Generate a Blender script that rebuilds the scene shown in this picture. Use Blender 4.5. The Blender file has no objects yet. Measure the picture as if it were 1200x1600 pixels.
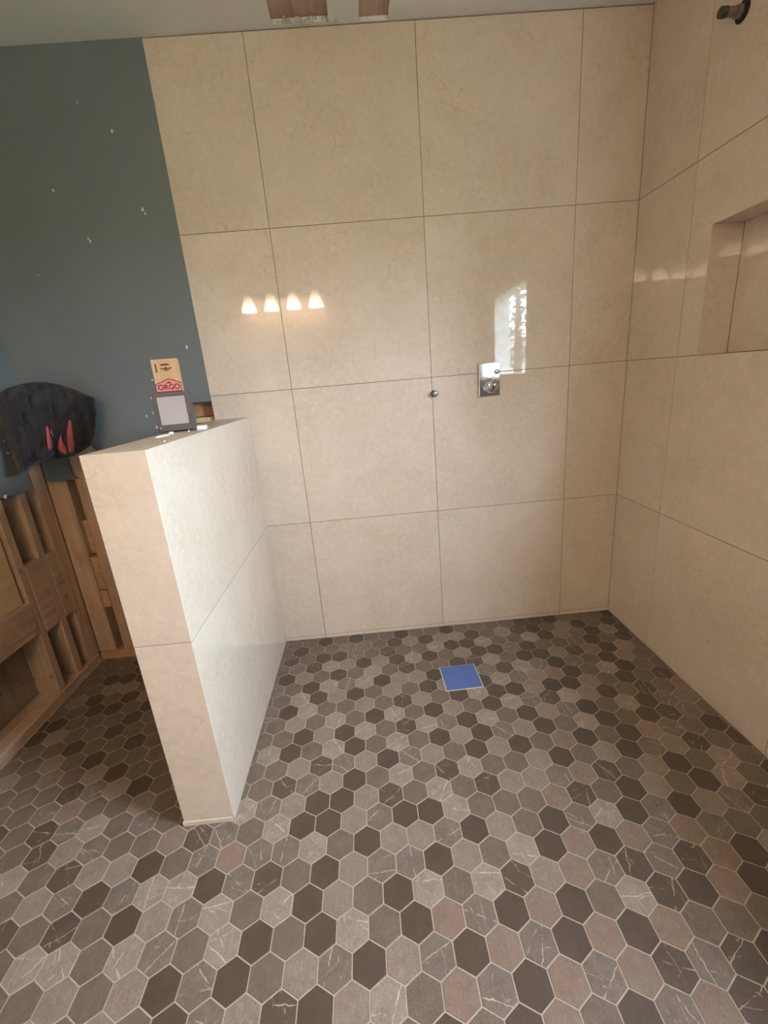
import bpy, bmesh, math, random
from mathutils import Vector, Matrix

random.seed(7)
scene = bpy.context.scene
COL = scene.collection

# ------------------------------------------------------------------ camera
F_PX = 680.35
CAM = Vector((0.3073, -1.9772, 1.2467))
RX, RY, RZ = 0.2953, 0.0851, -0.0233
CAM_ROT = Matrix.Rotation(RZ, 3, 'Z') @ Matrix.Rotation(-RX, 3, 'X') @ Matrix.Rotation(RY, 3, 'Y')
camd = bpy.data.cameras.new('camera')
camd.sensor_fit = 'HORIZONTAL'
camd.sensor_width = 36.0
camd.lens = F_PX / 1200.0 * 36.0
camd.clip_start = 0.02
cam = bpy.data.objects.new('camera', camd)
COL.objects.link(cam)
rx_, ry_, rz_ = CAM_ROT.col[0], CAM_ROT.col[1], CAM_ROT.col[2]
m = Matrix.Identity(4)
for i in range(3):
    m[i][0], m[i][1], m[i][2], m[i][3] = rx_[i], rz_[i], -ry_[i], CAM[i]
cam.matrix_world = m
scene.camera = cam

# ------------------------------------------------------------------ view / world
vs = scene.view_settings
vs.view_transform = 'Standard'
vs.look = 'None'
vs.gamma = 1.0
vs.use_curve_mapping = False
vs.exposure = 0.0
SKY = 101.0
world = bpy.data.worlds.new('overcast_sky')
scene.world = world
world.use_nodes = True
wn = world.node_tree.nodes
wl = world.node_tree.links
bg = wn['Background']
tc = wn.new('ShaderNodeTexCoord')
sep = wn.new('ShaderNodeSeparateXYZ')
wl.new(tc.outputs['Generated'], sep.inputs[0])
rmp = wn.new('ShaderNodeValToRGB')
rmp.color_ramp.elements[0].position = 0.0
rmp.color_ramp.elements[0].color = (0.39, 0.45, 0.55, 1)   # CIE overcast: zenith about three times the horizon
rmp.color_ramp.elements[1].position = 1.0
rmp.color_ramp.elements[1].color = (1.01, 1.22, 1.54, 1)
wl.new(sep.outputs['Z'], rmp.inputs[0])
wl.new(rmp.outputs[0], bg.inputs[0])
bg.inputs[1].default_value = SKY
scene.cycles.blur_glossy = 0.0

# room dimensions (metres): back wall y=0, right wall x=XR, left wall x=XL, rear wall y=YR
XR, XL, YR, ZC = 1.4778, -1.140, -2.62, 2.457
T = 0.6100                       # tile module
Z3 = 0.6271                      # first horizontal joint
TILE_L = -0.3508                 # left edge of the tiled area on the back wall
HX, HTH, HY, HZ = -0.2026, 0.1518, -0.9547, 1.1359   # half wall: right face, thickness, front, top
WY0, WY1, WZ0, WZ1 = -2.02, -1.17, 1.195, 1.83        # window opening in the right wall

# daylight portal in the window opening (guides sampling of the sky only)
pl = bpy.data.lights.new('window_daylight', 'AREA')
pl.shape = 'RECTANGLE'
pl.size, pl.size_y = WY1 - WY0, WZ1 - WZ0
pl.cycles.is_portal = True
po = bpy.data.objects.new('window_daylight', pl)
COL.objects.link(po)
po.location = (XR + 0.135, (WY0 + WY1) / 2, (WZ0 + WZ1) / 2)
po.rotation_euler = (math.radians(90), 0, math.radians(90))
po['kind'] = 'structure'

# ------------------------------------------------------------------ materials
def srgb(r, g, b):
    f = lambda c: (c / 255 / 12.92) if c / 255 <= 0.04045 else ((c / 255 + 0.055) / 1.055) ** 2.4
    return (f(r), f(g), f(b), 1.0)

class NT:
    def __init__(s, name):
        s.m = bpy.data.materials.new(name)
        s.m.use_nodes = True
        s.t = s.m.node_tree
        s.n = s.t.nodes
        s.l = s.t.links
        s.b = s.n['Principled BSDF']
    def new(s, t, **kw):
        n = s.n.new(t)
        for k, v in kw.items():
            setattr(n, k, v)
        return n
    def link(s, a, b):
        s.l.new(a, b)
    def val(s, sock, v):
        if hasattr(v, 'is_linked') or isinstance(v, bpy.types.NodeSocket):
            s.l.new(v, sock)
        else:
            sock.default_value = v
    def math(s, op, a, b=None, c=None, clamp=False):
        n = s.new('ShaderNodeMath', operation=op, use_clamp=clamp)
        s.val(n.inputs[0], a)
        if b is not None: s.val(n.inputs[1], b)
        if c is not None: s.val(n.inputs[2], c)
        return n.outputs[0]
    def mix(s, fac, a, b, blend='MIX'):
        n = s.new('ShaderNodeMix', data_type='RGBA', blend_type=blend)
        s.val(n.inputs[0], fac)
        s.val(n.inputs[6], a)
        s.val(n.inputs[7], b)
        return n.outputs[2]
    def ramp(s, fac, p0, p1):
        n = s.new('ShaderNodeMapRange')
        n.clamp = True
        s.val(n.inputs[0], fac)
        n.inputs[1].default_value = p0
        n.inputs[2].default_value = p1
        return n.outputs[0]
    def coords(s, rnd=True, scale=None, obj=False):
        """world position plus an offset for each object and each mesh island"""
        if obj:
            pos = s.new('ShaderNodeTexCoord').outputs['Object']
        else:
            pos = s.new('ShaderNodeNewGeometry').outputs['Position']
        out = pos
        if rnd:
            oi = s.new('ShaderNodeObjectInfo').outputs['Random']
            isl = s.new('ShaderNodeNewGeometry').outputs['Random Per Island']
            k = s.math('ADD', s.math('MULTIPLY', oi, 71.0), s.math('MULTIPLY', isl, 53.0))
            cb = s.new('ShaderNodeCombineXYZ')
            s.link(k, cb.inputs[0])
            s.link(s.math('MULTIPLY', k, 1.7), cb.inputs[1])
            s.link(s.math('MULTIPLY', k, 0.6), cb.inputs[2])
            va = s.new('ShaderNodeVectorMath', operation='ADD')
            s.link(pos, va.inputs[0])
            s.link(cb.outputs[0], va.inputs[1])
            out = va.outputs[0]
        if scale:
            vm = s.new('ShaderNodeVectorMath', operation='MULTIPLY')
            s.link(out, vm.inputs[0])
            vm.inputs[1].default_value = scale
            out = vm.outputs[0]
        return out
    def noise(s, co, scale, detail=4, rough=0.55, dist=0.0, dim='3D'):
        n = s.new('ShaderNodeTexNoise')
        s.link(co, n.inputs['Vector'])
        n.inputs['Scale'].default_value = scale
        n.inputs['Detail'].default_value = detail
        n.inputs['Roughness'].default_value = rough
        n.inputs['Distortion'].default_value = dist
        return n
    def voro(s, co, scale, feature='DISTANCE_TO_EDGE'):
        n = s.new('ShaderNodeTexVoronoi', feature=feature)
        s.link(co, n.inputs['Vector'])
        n.inputs['Scale'].default_value = scale
        return n
    def warp(s, co, scale, amt):
        nz = s.noise(co, scale, 3)
        sb = s.new('ShaderNodeVectorMath', operation='SUBTRACT')
        s.link(nz.outputs['Color'], sb.inputs[0])
        sb.inputs[1].default_value = (0.5, 0.5, 0.5)
        sc = s.new('ShaderNodeVectorMath', operation='SCALE')
        s.link(sb.outputs[0], sc.inputs[0])
        sc.inputs['Scale'].default_value = amt
        ad = s.new('ShaderNodeVectorMath', operation='ADD')
        s.link(co, ad.inputs[0])
        s.link(sc.outputs[0], ad.inputs[1])
        return ad.outputs[0]
    def bump(s, h, strength, dist):
        b = s.new('ShaderNodeBump')
        b.inputs['Strength'].default_value = strength
        b.inputs['Distance'].default_value = dist
        s.link(h, b.inputs['Height'])
        s.link(b.outputs[0], s.b.inputs['Normal'])
    def base(s, c):
        s.val(s.b.inputs['Base Color'], c)
    def set(s, **kw):
        for k, v in kw.items():
            s.val(s.b.inputs[k.replace('_', ' ')], v)

def plain(name, col, rough=0.6, metal=0.0, var=0.08, nscale=40, bump=0.0, **kw):
    t = NT(name)
    co = t.coords()
    nz = t.noise(co, nscale, 4)
    dark = tuple(c * (1 - 2 * var) for c in col[:3]) + (1,)
    lite = tuple(min(1, c * (1 + 2 * var)) for c in col[:3]) + (1,)
    t.base(t.mix(nz.outputs[0], dark, lite))
    t.set(Roughness=rough, Metallic=metal)
    if bump:
        t.bump(nz.outputs[0], bump, 0.01)
    for k, v in kw.items():
        t.val(t.b.inputs[k], v)
    return t.m

def mat_marble(name='cream_marble_porcelain', rough=0.02):
    t = NT(name)
    co = t.coords()
    big = t.noise(co, 3.2, 5, 0.6, 0.6)
    fine = t.noise(co, 46, 5, 0.65)
    w = t.warp(co, 7.0, 0.16)
    c = t.mix(t.ramp(big.outputs[0], 0.3, 0.7), srgb(202, 183, 162), srgb(216, 199, 180))
    c = t.mix(t.math('MULTIPLY', t.ramp(fine.outputs[0], 0.40, 0.70), 0.50), c, srgb(223, 208, 189))
    # hair-thin veins, broken up by a mask
    v1 = t.voro(w, 15.0)
    mask = t.ramp(t.noise(co, 5.5, 3).outputs[0], 0.50, 0.66)
    ln = t.math('SUBTRACT', 1.0, t.ramp(v1.outputs['Distance'], 0.0, 0.030), clamp=True)
    c = t.mix(t.math('MULTIPLY', t.math('MULTIPLY', ln, mask), 0.30), c, srgb(150, 122, 92))
    w2 = t.warp(co, 11.0, 0.10)
    v2 = t.voro(w2, 24.0)
    mask2 = t.ramp(t.noise(co, 8.0, 3).outputs[0], 0.52, 0.68)
    ln2 = t.math('SUBTRACT', 1.0, t.ramp(v2.outputs['Distance'], 0.0, 0.05), clamp=True)
    c = t.mix(t.math('MULTIPLY', t.math('MULTIPLY', ln2, mask2), 0.35), c, srgb(232, 219, 202))
    t.base(c)
    t.set(Roughness=rough, IOR=1.5)
    return t.m

def mat_hex(name, c0, c1, speck, vein, veincol, red=0.0):
    t = NT(name)
    co = t.coords()
    big = t.noise(co, 30, 4, 0.6)
    fine = t.noise(co, 420, 3, 0.7)
    c = t.mix(t.ramp(big.outputs[0], 0.3, 0.7), c0, c1)
    if red:
        rn = t.noise(co, 22, 2)
        c = t.mix(t.math('MULTIPLY', t.ramp(rn.outputs[0], 0.45, 0.65), red), c, srgb(130, 100, 82))
    if speck:
        c = t.mix(t.math('MULTIPLY', t.ramp(fine.outputs[0], 0.48, 0.72), speck), c, srgb(188, 172, 156))
        # soft scratchy streaks
        st = t.noise(t.coords(scale=(1.0, 0.35, 1.0)), 130, 3, 0.6, 1.5)
        c = t.mix(t.math('MULTIPLY', t.ramp(st.outputs[0], 0.52, 0.75), speck * 0.6), c, srgb(190, 176, 160))
    if vein:
        uvn = t.new('ShaderNodeUVMap')
        uvn.uv_map = 'tile_local'
        oi = t.new('ShaderNodeObjectInfo').outputs['Random']
        isl = t.new('ShaderNodeNewGeometry').outputs['Random Per Island']
        rk = t.math('ADD', t.math('MULTIPLY', oi, 13.7), t.math('MULTIPLY', isl, 9.3))
        sxy = t.new('ShaderNodeSeparateXYZ')
        t.link(uvn.outputs[0], sxy.inputs[0])
        wob = t.math('SUBTRACT', t.noise(co, 34, 4, 0.6).outputs[0], 0.5)
        # one or two slanting streaks across each tile, broken along their length
        for k, (m1, m2, wd, st) in enumerate(((6.28, 3.1, 0.0013, 1.0), (11.9, 5.7, 0.0007, 0.8), (17.3, 9.1, 0.0026, 0.45))):
            ang = t.math('MULTIPLY', rk, m1)
            d = t.math('ADD', t.math('MULTIPLY', sxy.outputs[0], t.math('COSINE', ang)), t.math('MULTIPLY', sxy.outputs[1], t.math('SINE', ang)))
            off = t.math('MULTIPLY', t.math('SINE', t.math('MULTIPLY', rk, m2)), 0.019)
            d = t.math('ABSOLUTE', t.math('ADD', t.math('ADD', d, off), t.math('MULTIPLY', wob, 0.018)))
            ln = t.math('SUBTRACT', 1.0, t.ramp(d, wd * 0.35, wd), clamp=True)
            mk = t.ramp(t.noise(co, 30 + 9 * k, 2).outputs[0], 0.42 + 0.05 * k, 0.52 + 0.05 * k)
            c = t.mix(t.math('MULTIPLY', t.math('MULTIPLY', ln, mk), vein * st), c, veincol)
    t.base(c)
    t.set(Roughness=0.42, IOR=1.45)
    t.bump(fine.outputs[0], 0.12, 0.002)
    return t.m

def mat_wood(name, c0, c1, axis=2, scale=1.0, stain=0.3):
    t = NT(name)
    s = [26 * scale] * 3
    s[axis] = 1.3 * scale
    co = t.coords(scale=tuple(s))
    g = t.noise(co, 1.6, 5, 0.6, 0.8)
    c = t.mix(t.ramp(g.outputs[0], 0.3, 0.72), c0, c1)
    co2 = t.coords()
    d = t.noise(co2, 9, 4)
    c = t.mix(t.math('MULTIPLY', t.ramp(d.outputs[0], 0.5, 0.75), stain), c, srgb(60, 42, 30))
    kn = t.voro(co2, 9.0, 'F1')
    k = t.math('SUBTRACT', 1.0, t.ramp(kn.outputs['Distance'], 0.04, 0.12), clamp=True)
    c = t.mix(t.math('MULTIPLY', k, 0.5), c, srgb(70, 46, 30))
    t.base(c)
    t.set(Roughness=0.75)
    t.bump(g.outputs[0], 0.25, 0.004)
    return t.m

def mat_paint(name, col, var=0.05, rough=0.55):
    t = NT(name)
    co = t.coords(rnd=False)
    a = t.noise(co, 2.5, 3)
    b = t.noise(co, 140, 3)
    dk = tuple(c * (1 - 2 * var) for c in col[:3]) + (1,)
    lt = tuple(c * (1 + 2 * var) for c in col[:3]) + (1,)
    t.base(t.mix(a.outputs[0], dk, lt))
    t.set(Roughness=rough)
    t.bump(b.outputs[0], 0.22, 0.004)
    return t.m

def mat_cloth(name, col, col2):
    t = NT(name)
    co = t.coords(rnd=False)
    a = t.noise(co, 14, 4)
    b = t.noise(co, 260, 3)
    t.base(t.mix(a.outputs[0], col, col2))
    t.set(Roughness=0.95)
    t.b.inputs['Sheen Weight'].default_value = 0.15
    t.bump(b.outputs[0], 0.4, 0.004)
    return t.m

def mat_emit(name, col, strength, base=None):
    t = NT(name)
    nz = t.noise(t.coords(), 30, 2)
    t.base(t.mix(nz.outputs[0], base or col, col))
    t.b.inputs['Emission Color'].default_value = col
    t.b.inputs['Emission Strength'].default_value = strength
    t.set(Roughness=0.4)
    return t.m

M = {}
M['tile'] = mat_marble()
M['cap'] = mat_marble('honed_cream_marble', 0.45)
M['grout_wall'] = plain('wall_grout', srgb(122, 104, 82), 0.9, var=0.1, nscale=120)
M['grout_floor'] = plain('floor_grout', srgb(176, 160, 142), 0.9, var=0.14, nscale=60)
VC = srgb(205, 188, 168)
M['hexD'] = mat_hex('hexagon_dark', srgb(76, 62, 51), srgb(86, 71, 60), 0.05, 0, VC)
M['hexX'] = mat_hex('hexagon_dark_veined', srgb(78, 64, 53), srgb(90, 75, 64), 0.08, 0.9, srgb(192, 168, 144))
M['hexM'] = mat_hex('hexagon_mid', srgb(98, 83, 71), srgb(110, 95, 82), 0.2, 0, VC)
M['hexV'] = mat_hex('hexagon_mid_veined', srgb(100, 87, 77), srgb(116, 101, 90), 0.28, 0.75, VC)
M['hexL'] = mat_hex('hexagon_light', srgb(120, 104, 92), srgb(136, 120, 107), 0.42, 0, VC, 0.15)
M['hexW'] = mat_hex('hexagon_light_veined', srgb(124, 110, 99), srgb(146, 131, 118), 0.55, 0.8, srgb(214, 200, 182))
M['hexR'] = mat_hex('hexagon_rosy', srgb(116, 97, 84), srgb(130, 110, 95), 0.3, 0, VC, 0.45)
M['teal'] = mat_paint('teal_wall_paint', srgb(106, 113, 113))
M['cream'] = mat_paint('primed_wall_paint', srgb(206, 186, 168))
M['gypsum'] = plain('gypsum_core', srgb(196, 190, 178), 0.9)
M['ceiling'] = mat_paint('ceiling_paint', srgb(226, 222, 214), 0.03, 0.8)
M['white'] = plain('white_trim_paint', srgb(236, 236, 232), 0.35, var=0.02)
M['wood_v'] = mat_wood('stud_wood', srgb(172, 143, 117), srgb(202, 174, 147), 2, 1.0, 0.2)
M['wood_y'] = mat_wood('blocking_wood_y', srgb(168, 139, 115), srgb(198, 170, 145), 1, 1.0, 0.2)
M['wood_x'] = mat_wood('blocking_wood_x', srgb(178, 132, 98), srgb(204, 160, 122), 0, 1.0, 0.2)
M['ply'] = mat_wood('plywood', srgb(206, 176, 134), srgb(222, 194, 152), 1, 0.6, 0.15)
M['sheath'] = mat_wood('sheathing_board', srgb(132, 112, 96), srgb(156, 134, 116), 2, 0.7, 0.4)
M['chrome'] = plain('chrome', srgb(225, 225, 228), 0.06, 1.0, var=0.01)
M['brass'] = plain('weathered_pipe_metal', srgb(150, 140, 125), 0.3, 1.0, var=0.1)
M['black_rubber'] = plain('black_rubber', srgb(58, 54, 52), 0.55)
M['hole'] = plain('painted_hole_shade', srgb(40, 34, 28), 0.9)
M['tape'] = plain('blue_masking_tape', srgb(80, 106, 164), 0.6, var=0.05, nscale=160, bump=0.1)
M['steel'] = plain('brushed_steel', srgb(160, 158, 155), 0.3, 1.0, var=0.04)
M['cloth'] = mat_cloth('black_jacket_cloth', srgb(30, 27, 26), srgb(44, 39, 37))
M['red'] = mat_cloth('red_lining', srgb(150, 66, 68), srgb(184, 92, 94))
M['light_body'] = plain('charcoal_plastic', srgb(78, 72, 70), 0.5)
M['light_panel'] = plain('grey_diffuser', srgb(158, 150, 148), 0.45, var=0.03, nscale=300)
M['shim'] = mat_wood('pale_shim_wood', srgb(186, 146, 104), srgb(206, 168, 126), 2, 1.6, 0.03)
M['label_red'] = plain('pink_red_label', srgb(214, 122, 122), 0.5, var=0.06)
M['label_dark'] = plain('dark_maroon_print', srgb(92, 28, 36), 0.5)
M['print_brown'] = plain('brown_branded_print', srgb(74, 48, 30), 0.8)
M['plastic_white'] = plain('white_plastic', srgb(236, 236, 240), 0.4, var=0.02)
M['debris'] = plain('cream_chip', srgb(222, 212, 192), 0.7)
M['plaster'] = plain('spackle', srgb(205, 208, 204), 0.9)

def mat_shade():
    t = NT('glowing_glass_shade')
    g = t.new('ShaderNodeTexCoord').outputs['Object']
    sp = t.new('ShaderNodeSeparateXYZ')
    t.link(g, sp.inputs[0])
    k = t.ramp(sp.outputs['Z'], 0.13, 0.015)      # bulb sits low in the shade
    t.base(srgb(240, 220, 190))
    t.link(t.mix(k, (1.0, 0.70, 0.44, 1), (1.0, 0.83, 0.60, 1)), t.b.inputs['Emission Color'])
    t.link(t.math('ADD', t.math('MULTIPLY', t.math('POWER', k, 1.9), 56.0), 6.0), t.b.inputs['Emission Strength'])
    return t.m
M['shade'] = mat_shade()

def mat_pane():
    t = NT('window_glass')
    tr = t.new('ShaderNodeBsdfTransparent')
    tr.inputs[0].default_value = (0.80, 0.93, 0.88, 1)
    gl = t.new('ShaderNodeBsdfGlossy')
    gl.inputs['Roughness'].default_value = 0.02
    fr = t.new('ShaderNodeFresnel')
    fr.inputs[0].default_value = 1.45
    mx = t.new('ShaderNodeMixShader')
    t.link(fr.outputs[0], mx.inputs[0])
    t.link(tr.outputs[0], mx.inputs[1])
    t.link(gl.outputs[0], mx.inputs[2])
    t.link(mx.outputs[0], t.n['Material Output'].inputs['Surface'])
    return t.m
M['pane'] = mat_pane()

# ------------------------------------------------------------------ geometry helpers
def mesh_obj(name, verts, faces, mat, parent=None, smooth=False, mats=None, fmat=None):
    me = bpy.data.meshes.new(name)
    me.from_pydata([tuple(v) for v in verts], [], faces)
    for mm in (mats or [mat]):
        me.materials.append(mm)
    if fmat:
        me.polygons.foreach_set('material_index', fmat)
    if smooth:
        me.polygons.foreach_set('use_smooth', [True] * len(me.polygons))
    me.update()
    o = bpy.data.objects.new(name, me)
    COL.objects.link(o)
    if parent:
        o.parent = parent
        o.matrix_parent_inverse = Matrix.Identity(4)
    return o

def bm_obj(name, bm, mat, parent=None, smooth=False, mats=None):
    me = bpy.data.meshes.new(name)
    bmesh.ops.recalc_face_normals(bm, faces=bm.faces[:])
    bm.to_mesh(me)
    bm.free()
    for mm in (mats or [mat]):
        me.materials.append(mm)
    if smooth:
        me.polygons.foreach_set('use_smooth', [True] * len(me.polygons))
    o = bpy.data.objects.new(name, me)
    COL.objects.link(o)
    if parent:
        o.parent = parent
    return o

def add_box(bm, lo, hi, bev=0.0, seg=1, mi=0):
    r = bmesh.ops.create_cube(bm, size=1.0)
    vs_ = r['verts']
    for v in vs_:
        v.co = Vector([lo[i] + (v.co[i] + 0.5) * (hi[i] - lo[i]) for i in range(3)])
    fs = set(f for v in vs_ for f in v.link_faces)
    for f in fs:
        f.material_index = mi
    if bev > 0:
        es = list(set(e for v in vs_ for e in v.link_edges))
        bmesh.ops.bevel(bm, geom=es, offset=bev, segments=seg, profile=0.6, affect='EDGES')
    return vs_

def box(name, lo, hi, mat, parent=None, bev=0.0, seg=1):
    bm = bmesh.new()
    add_box(bm, lo, hi, bev, seg)
    return bm_obj(name, bm, mat, parent)

def prism(name, poly, axis, a, b, mat, parent=None, bev=0.0):
    """extrude a 2D polygon along axis between a and b; poly coords are the two other axes in order"""
    bm = bmesh.new()
    def P(u, v, w):
        if axis == 0: return (w, u, v)
        if axis == 1: return (u, w, v)
        return (u, v, w)
    A = [bm.verts.new(P(u, v, a)) for u, v in poly]
    B = [bm.verts.new(P(u, v, b)) for u, v in poly]
    n = len(poly)
    bm.faces.new(A)
    bm.faces.new(list(reversed(B)))
    for i in range(n):
        bm.faces.new((A[i], A[(i + 1) % n], B[(i + 1) % n], B[i]))
    if bev:
        bmesh.ops.bevel(bm, geom=bm.edges[:], offset=bev, segments=1, affect='EDGES')
    return bm_obj(name, bm, mat, parent)

def lathe(bm, prof, n=24, mtx=None, cap=True, mi=0):
    """profile list of (r, z); revolve about z"""
    mtx = mtx or Matrix.Identity(4)
    rings = []
    for r, z in prof:
        rings.append([bm.verts.new(mtx @ Vector((r * math.cos(2 * math.pi * i / n), r * math.sin(2 * math.pi * i / n), z))) for i in range(n)])
    for a, b in zip(rings, rings[1:]):
        for i in range(n):
            f = bm.faces.new((a[i], a[(i + 1) % n], b[(i + 1) % n], b[i]))
            f.material_index = mi
    if cap:
        bm.faces.new(list(reversed(rings[0]))).material_index = mi
        bm.faces.new(rings[-1]).material_index = mi

def tag(o, label=None, cat=None, group=None, kind=None):
    if label: o['label'] = label
    if cat: o['category'] = cat
    if group: o['group'] = group
    if kind: o['kind'] = kind
    return o

def empty(name, loc=(0, 0, 0), rot=(0, 0, 0)):
    o = bpy.data.objects.new(name, None)
    o.empty_display_size = 0.05
    COL.objects.link(o)
    o.location = loc
    o.rotation_euler = rot
    return o

PR = 0.0022      # how far wall tiles stand proud of the grout
GAP = 0.0011     # half joint width

# ------------------------------------------------------------------ floor
floor = box('floor', (XL - 0.13, YR - 0.1, -0.06), (XR + 0.13, 0.13, -0.0014), M['grout_floor'])
tag(floor, 'floor of dark brown hexagon tiles with pale grout', kind='structure')

HEX_W, HEX_H, HEX_X, HEX_Y, HEX_A = 0.0769, 0.0683, 0.3944, -1.1274, 0.0071
HEX_G = 0.0030
ca, sa = math.cos(HEX_A), math.sin(HEX_A)
def hex_center(row, col):
    u = (col + (0.5 if row % 2 else 0.0)) * HEX_W
    v = row * HEX_H
    return HEX_X + u * ca - v * sa, HEX_Y + u * sa + v * ca
def hex_poly(cx, cy, w):
    R_ = w / math.sqrt(3)
    st = HEX_H / (HEX_W * math.sqrt(3) / 2)
    out = []
    for k in range(6):
        a = math.radians(30 + 60 * k)
        x, y = R_ * math.cos(a), R_ * math.sin(a) * st
        out.append((cx + x * ca - y * sa, cy + x * sa + y * ca))
    return out
def clip(poly, nx, ny, d):     # keep nx*x+ny*y<=d
    out = []
    for i in range(len(poly)):
        a, b = poly[i], poly[(i + 1) % len(poly)]
        da, db = nx * a[0] + ny * a[1] - d, nx * b[0] + ny * b[1] - d
        if da <= 0: out.append(a)
        if (da < 0 < db) or (db < 0 < da):
            t = da / (da - db)
            out.append((a[0] + t * (b[0] - a[0]), a[1] + t * (b[1] - a[1])))
    return out
def project(p):
    d = CAM_ROT.transposed() @ (Vector(p) - CAM)
    if d.y < 0.05: return None
    return 600 + F_PX * d.x / d.y, 800 - F_PX * d.z / d.y
def hidden_by_half_wall(p):
    p = Vector(p)
    d = p - CAM
    t0, t1 = 0.0, 0.999
    for i, (lo, hi) in enumerate(((HX - HTH, HX), (HY, 0.0), (0.0, HZ))):
        if abs(d[i]) < 1e-9: continue
        a, b = (lo - CAM[i]) / d[i], (hi - CAM[i]) / d[i]
        if a > b: a, b = b, a
        t0, t1 = max(t0, a), min(t1, b)
    return t0 < t1

# tone of each tile, row by row (row 0 passes through the reference tile; col 0 is that tile)
HEX_ROWS = {
    16: (-9, 'MMMMDMDMMDMMDMMMMDDDMMMD'),
    15: (-9, 'MMDMMVVMDLDLLDMWXDMLDMDD'),
    14: (-9, 'MMXMDDVMXMMWDDWMMWDLVDLD'),
    13: (-9, 'MMVXWLDLDWDMLDDVDMMVDMDM'),
    12: (-9, 'MMDLMXMWMXMMDXWMDDLXRDLM'),
    11: (-9, 'MVMDWVWDLLDMMVXWVDVMDLMM'),
    10: (-9, 'MMMWDLDMLMDLMDWVLRDMWDMM'),
    9: (-9, 'MVDWMMLMXLMDWDDLDDLMDMXM'),
    8: (-20, 'MMMDMMDMMMMMMMLMWMDWMDLMDWVXWLDMXMR'),
    7: (-20, 'MMLMDMMMMMMMMMDLDWMXWVDWMDLVDMWDVRM'),
    6: (-19, 'LMRMLDMMMMMMWDMWDMWMDLDVLDMWDMDXVM'),
    5: (-19, 'MMMXVLDMMMMMMLXVLDVLMDLDMRDMDLVMDM'),
    4: (-17, 'MVRMMLMMMMMXVLDMWMXWMMLDMLDVLXMD'),
    3: (-17, 'MXVWMVMMMWVLDDLXMWMXLLVRXMLDMWM'),
    2: (-16, 'MXLVMMRXVMWDDLVDDWMMMRXMDLMDWM'),
    1: (-16, 'WMXLLDMVRVVWMDLLVDLMDVWDVDLVX'),
    0: (-15, 'MLVDVWWDVXMDLVVDLMWDRDRVRVMM'),
    -1: (-15, 'XMXMDLVWMWDLMDWMWXLRVXVXRD'),
    -2: (-14, 'MWWMWVMWDMDWMDRVDRDMWXDRD'),
    -3: (-14, 'MMLMLDVDMLVDLVDRVDRDRMMM'),
    -4: (-12, 'LMLMDVLXDLWMRVDRVRXVX'),
    -5: (-1, 'DMDRMDVRX'),
}
def hex_tone(row, col):
    if row in HEX_ROWS:
        c0, s = HEX_ROWS[row]
        if 0 <= col - c0 < len(s) and s[col - c0] != '.':
            return s[col - c0]
    if row >= 4 and col < -8:  # strip shaded by the half wall: muted tones put that shade into tile colour
        return random.choices('DML', (30, 60, 10))[0]
    return random.choices('DXMVLWR', (26, 8, 26, 14, 12, 9, 5))[0]

hexes = []
for row in range(-24, 20):
    for col in range(-25, 18):
        cx, cy = hex_center(row, col)
        if not (XL - 0.05 < cx < XR + 0.05 and YR - 0.05 < cy < 0.05): continue
        poly = hex_poly(cx, cy, HEX_W - HEX_G)
        for c in ((1, 0, XR - 0.002), (-1, 0, -(XL + 0.004)), (0, 1, -0.002), (0, -1, -(YR + 0.002))):
            poly = clip(poly, *c)
            if len(poly) < 3: break
        if len(poly) < 3: continue
        tone = hex_tone(row, col)
        pr = [project((x, y, 0)) for x, y in poly]
        area = 0.0
        if all(pr):
            ins = [0 <= u <= 1200 and 0 <= v <= 1600 for u, v in pr]
            for i in range(len(pr)):
                a, b = pr[i], pr[(i + 1) % len(pr)]
                area += a[0] * b[1] - b[0] * a[1]
            area = abs(area) / 2 * sum(ins) / len(ins)
            vis = [not hidden_by_half_wall((x, y, 0)) for x, y in poly]
            area *= sum(vis) / len(vis)
        hexes.append((area, row, col, cx, cy, poly, tone))
hexes.sort(key=lambda h: -h[0])
TONES = 'DXMVLWR'
def hex_mesh_data(poly, cx, cy, z=0.0, ins=0.0009):
    n = len(poly)
    mx, my = sum(p[0] for p in poly) / n, sum(p[1] for p in poly) / n
    rr = max(math.hypot(p[0] - mx, p[1] - my) for p in poly)
    k = 1 - ins / rr
    vb = [(x - cx, y - cy, -0.0014) for x, y in poly]
    vm = [(x - cx, y - cy, z - 0.0006) for x, y in poly]
    vt = [(mx + (x - mx) * k - cx, my + (y - my) * k - cy, z) for x, y in poly]
    v = vb + vm + vt
    f = [tuple(range(2 * n, 3 * n))]
    for i in range(n):
        j = (i + 1) % n
        f.append((i, j, n + j, n + i))
        f.append((n + i, n + j, 2 * n + j, 2 * n + i))
    return v, f
def set_uv(me, centers):
    uv = me.uv_layers.new(name='tile_local')
    co = me.vertices
    for p, c in zip(me.polygons, centers):
        for li in p.loop_indices:
            v = co[me.loops[li].vertex_index].co
            uv.data[li].uv = (v.x - c[0], v.y - c[1])
shared = {}
for h in hexes[:300]:
    area, row, col, cx, cy, poly, tone = h
    if len(poly) == 6:
        if tone not in shared:
            v, f = hex_mesh_data(poly, cx, cy)
            me = bpy.data.meshes.new('hexagon_tile')
            me.from_pydata(v, [], f)
            me.materials.append(M['hex' + tone])
            set_uv(me, [(0, 0)] * len(f))
            shared[tone] = me
        me = shared[tone]
    else:
        v, f = hex_mesh_data(poly, cx, cy)
        me = bpy.data.meshes.new('hexagon_tile')
        me.from_pydata(v, [], f)
        me.materials.append(M['hex' + tone])
        set_uv(me, [(0, 0)] * len(f))
    o = bpy.data.objects.new('hexagon_tile', me)
    COL.objects.link(o)
    o.parent = floor
    o.location = (cx, cy, 0)
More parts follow.
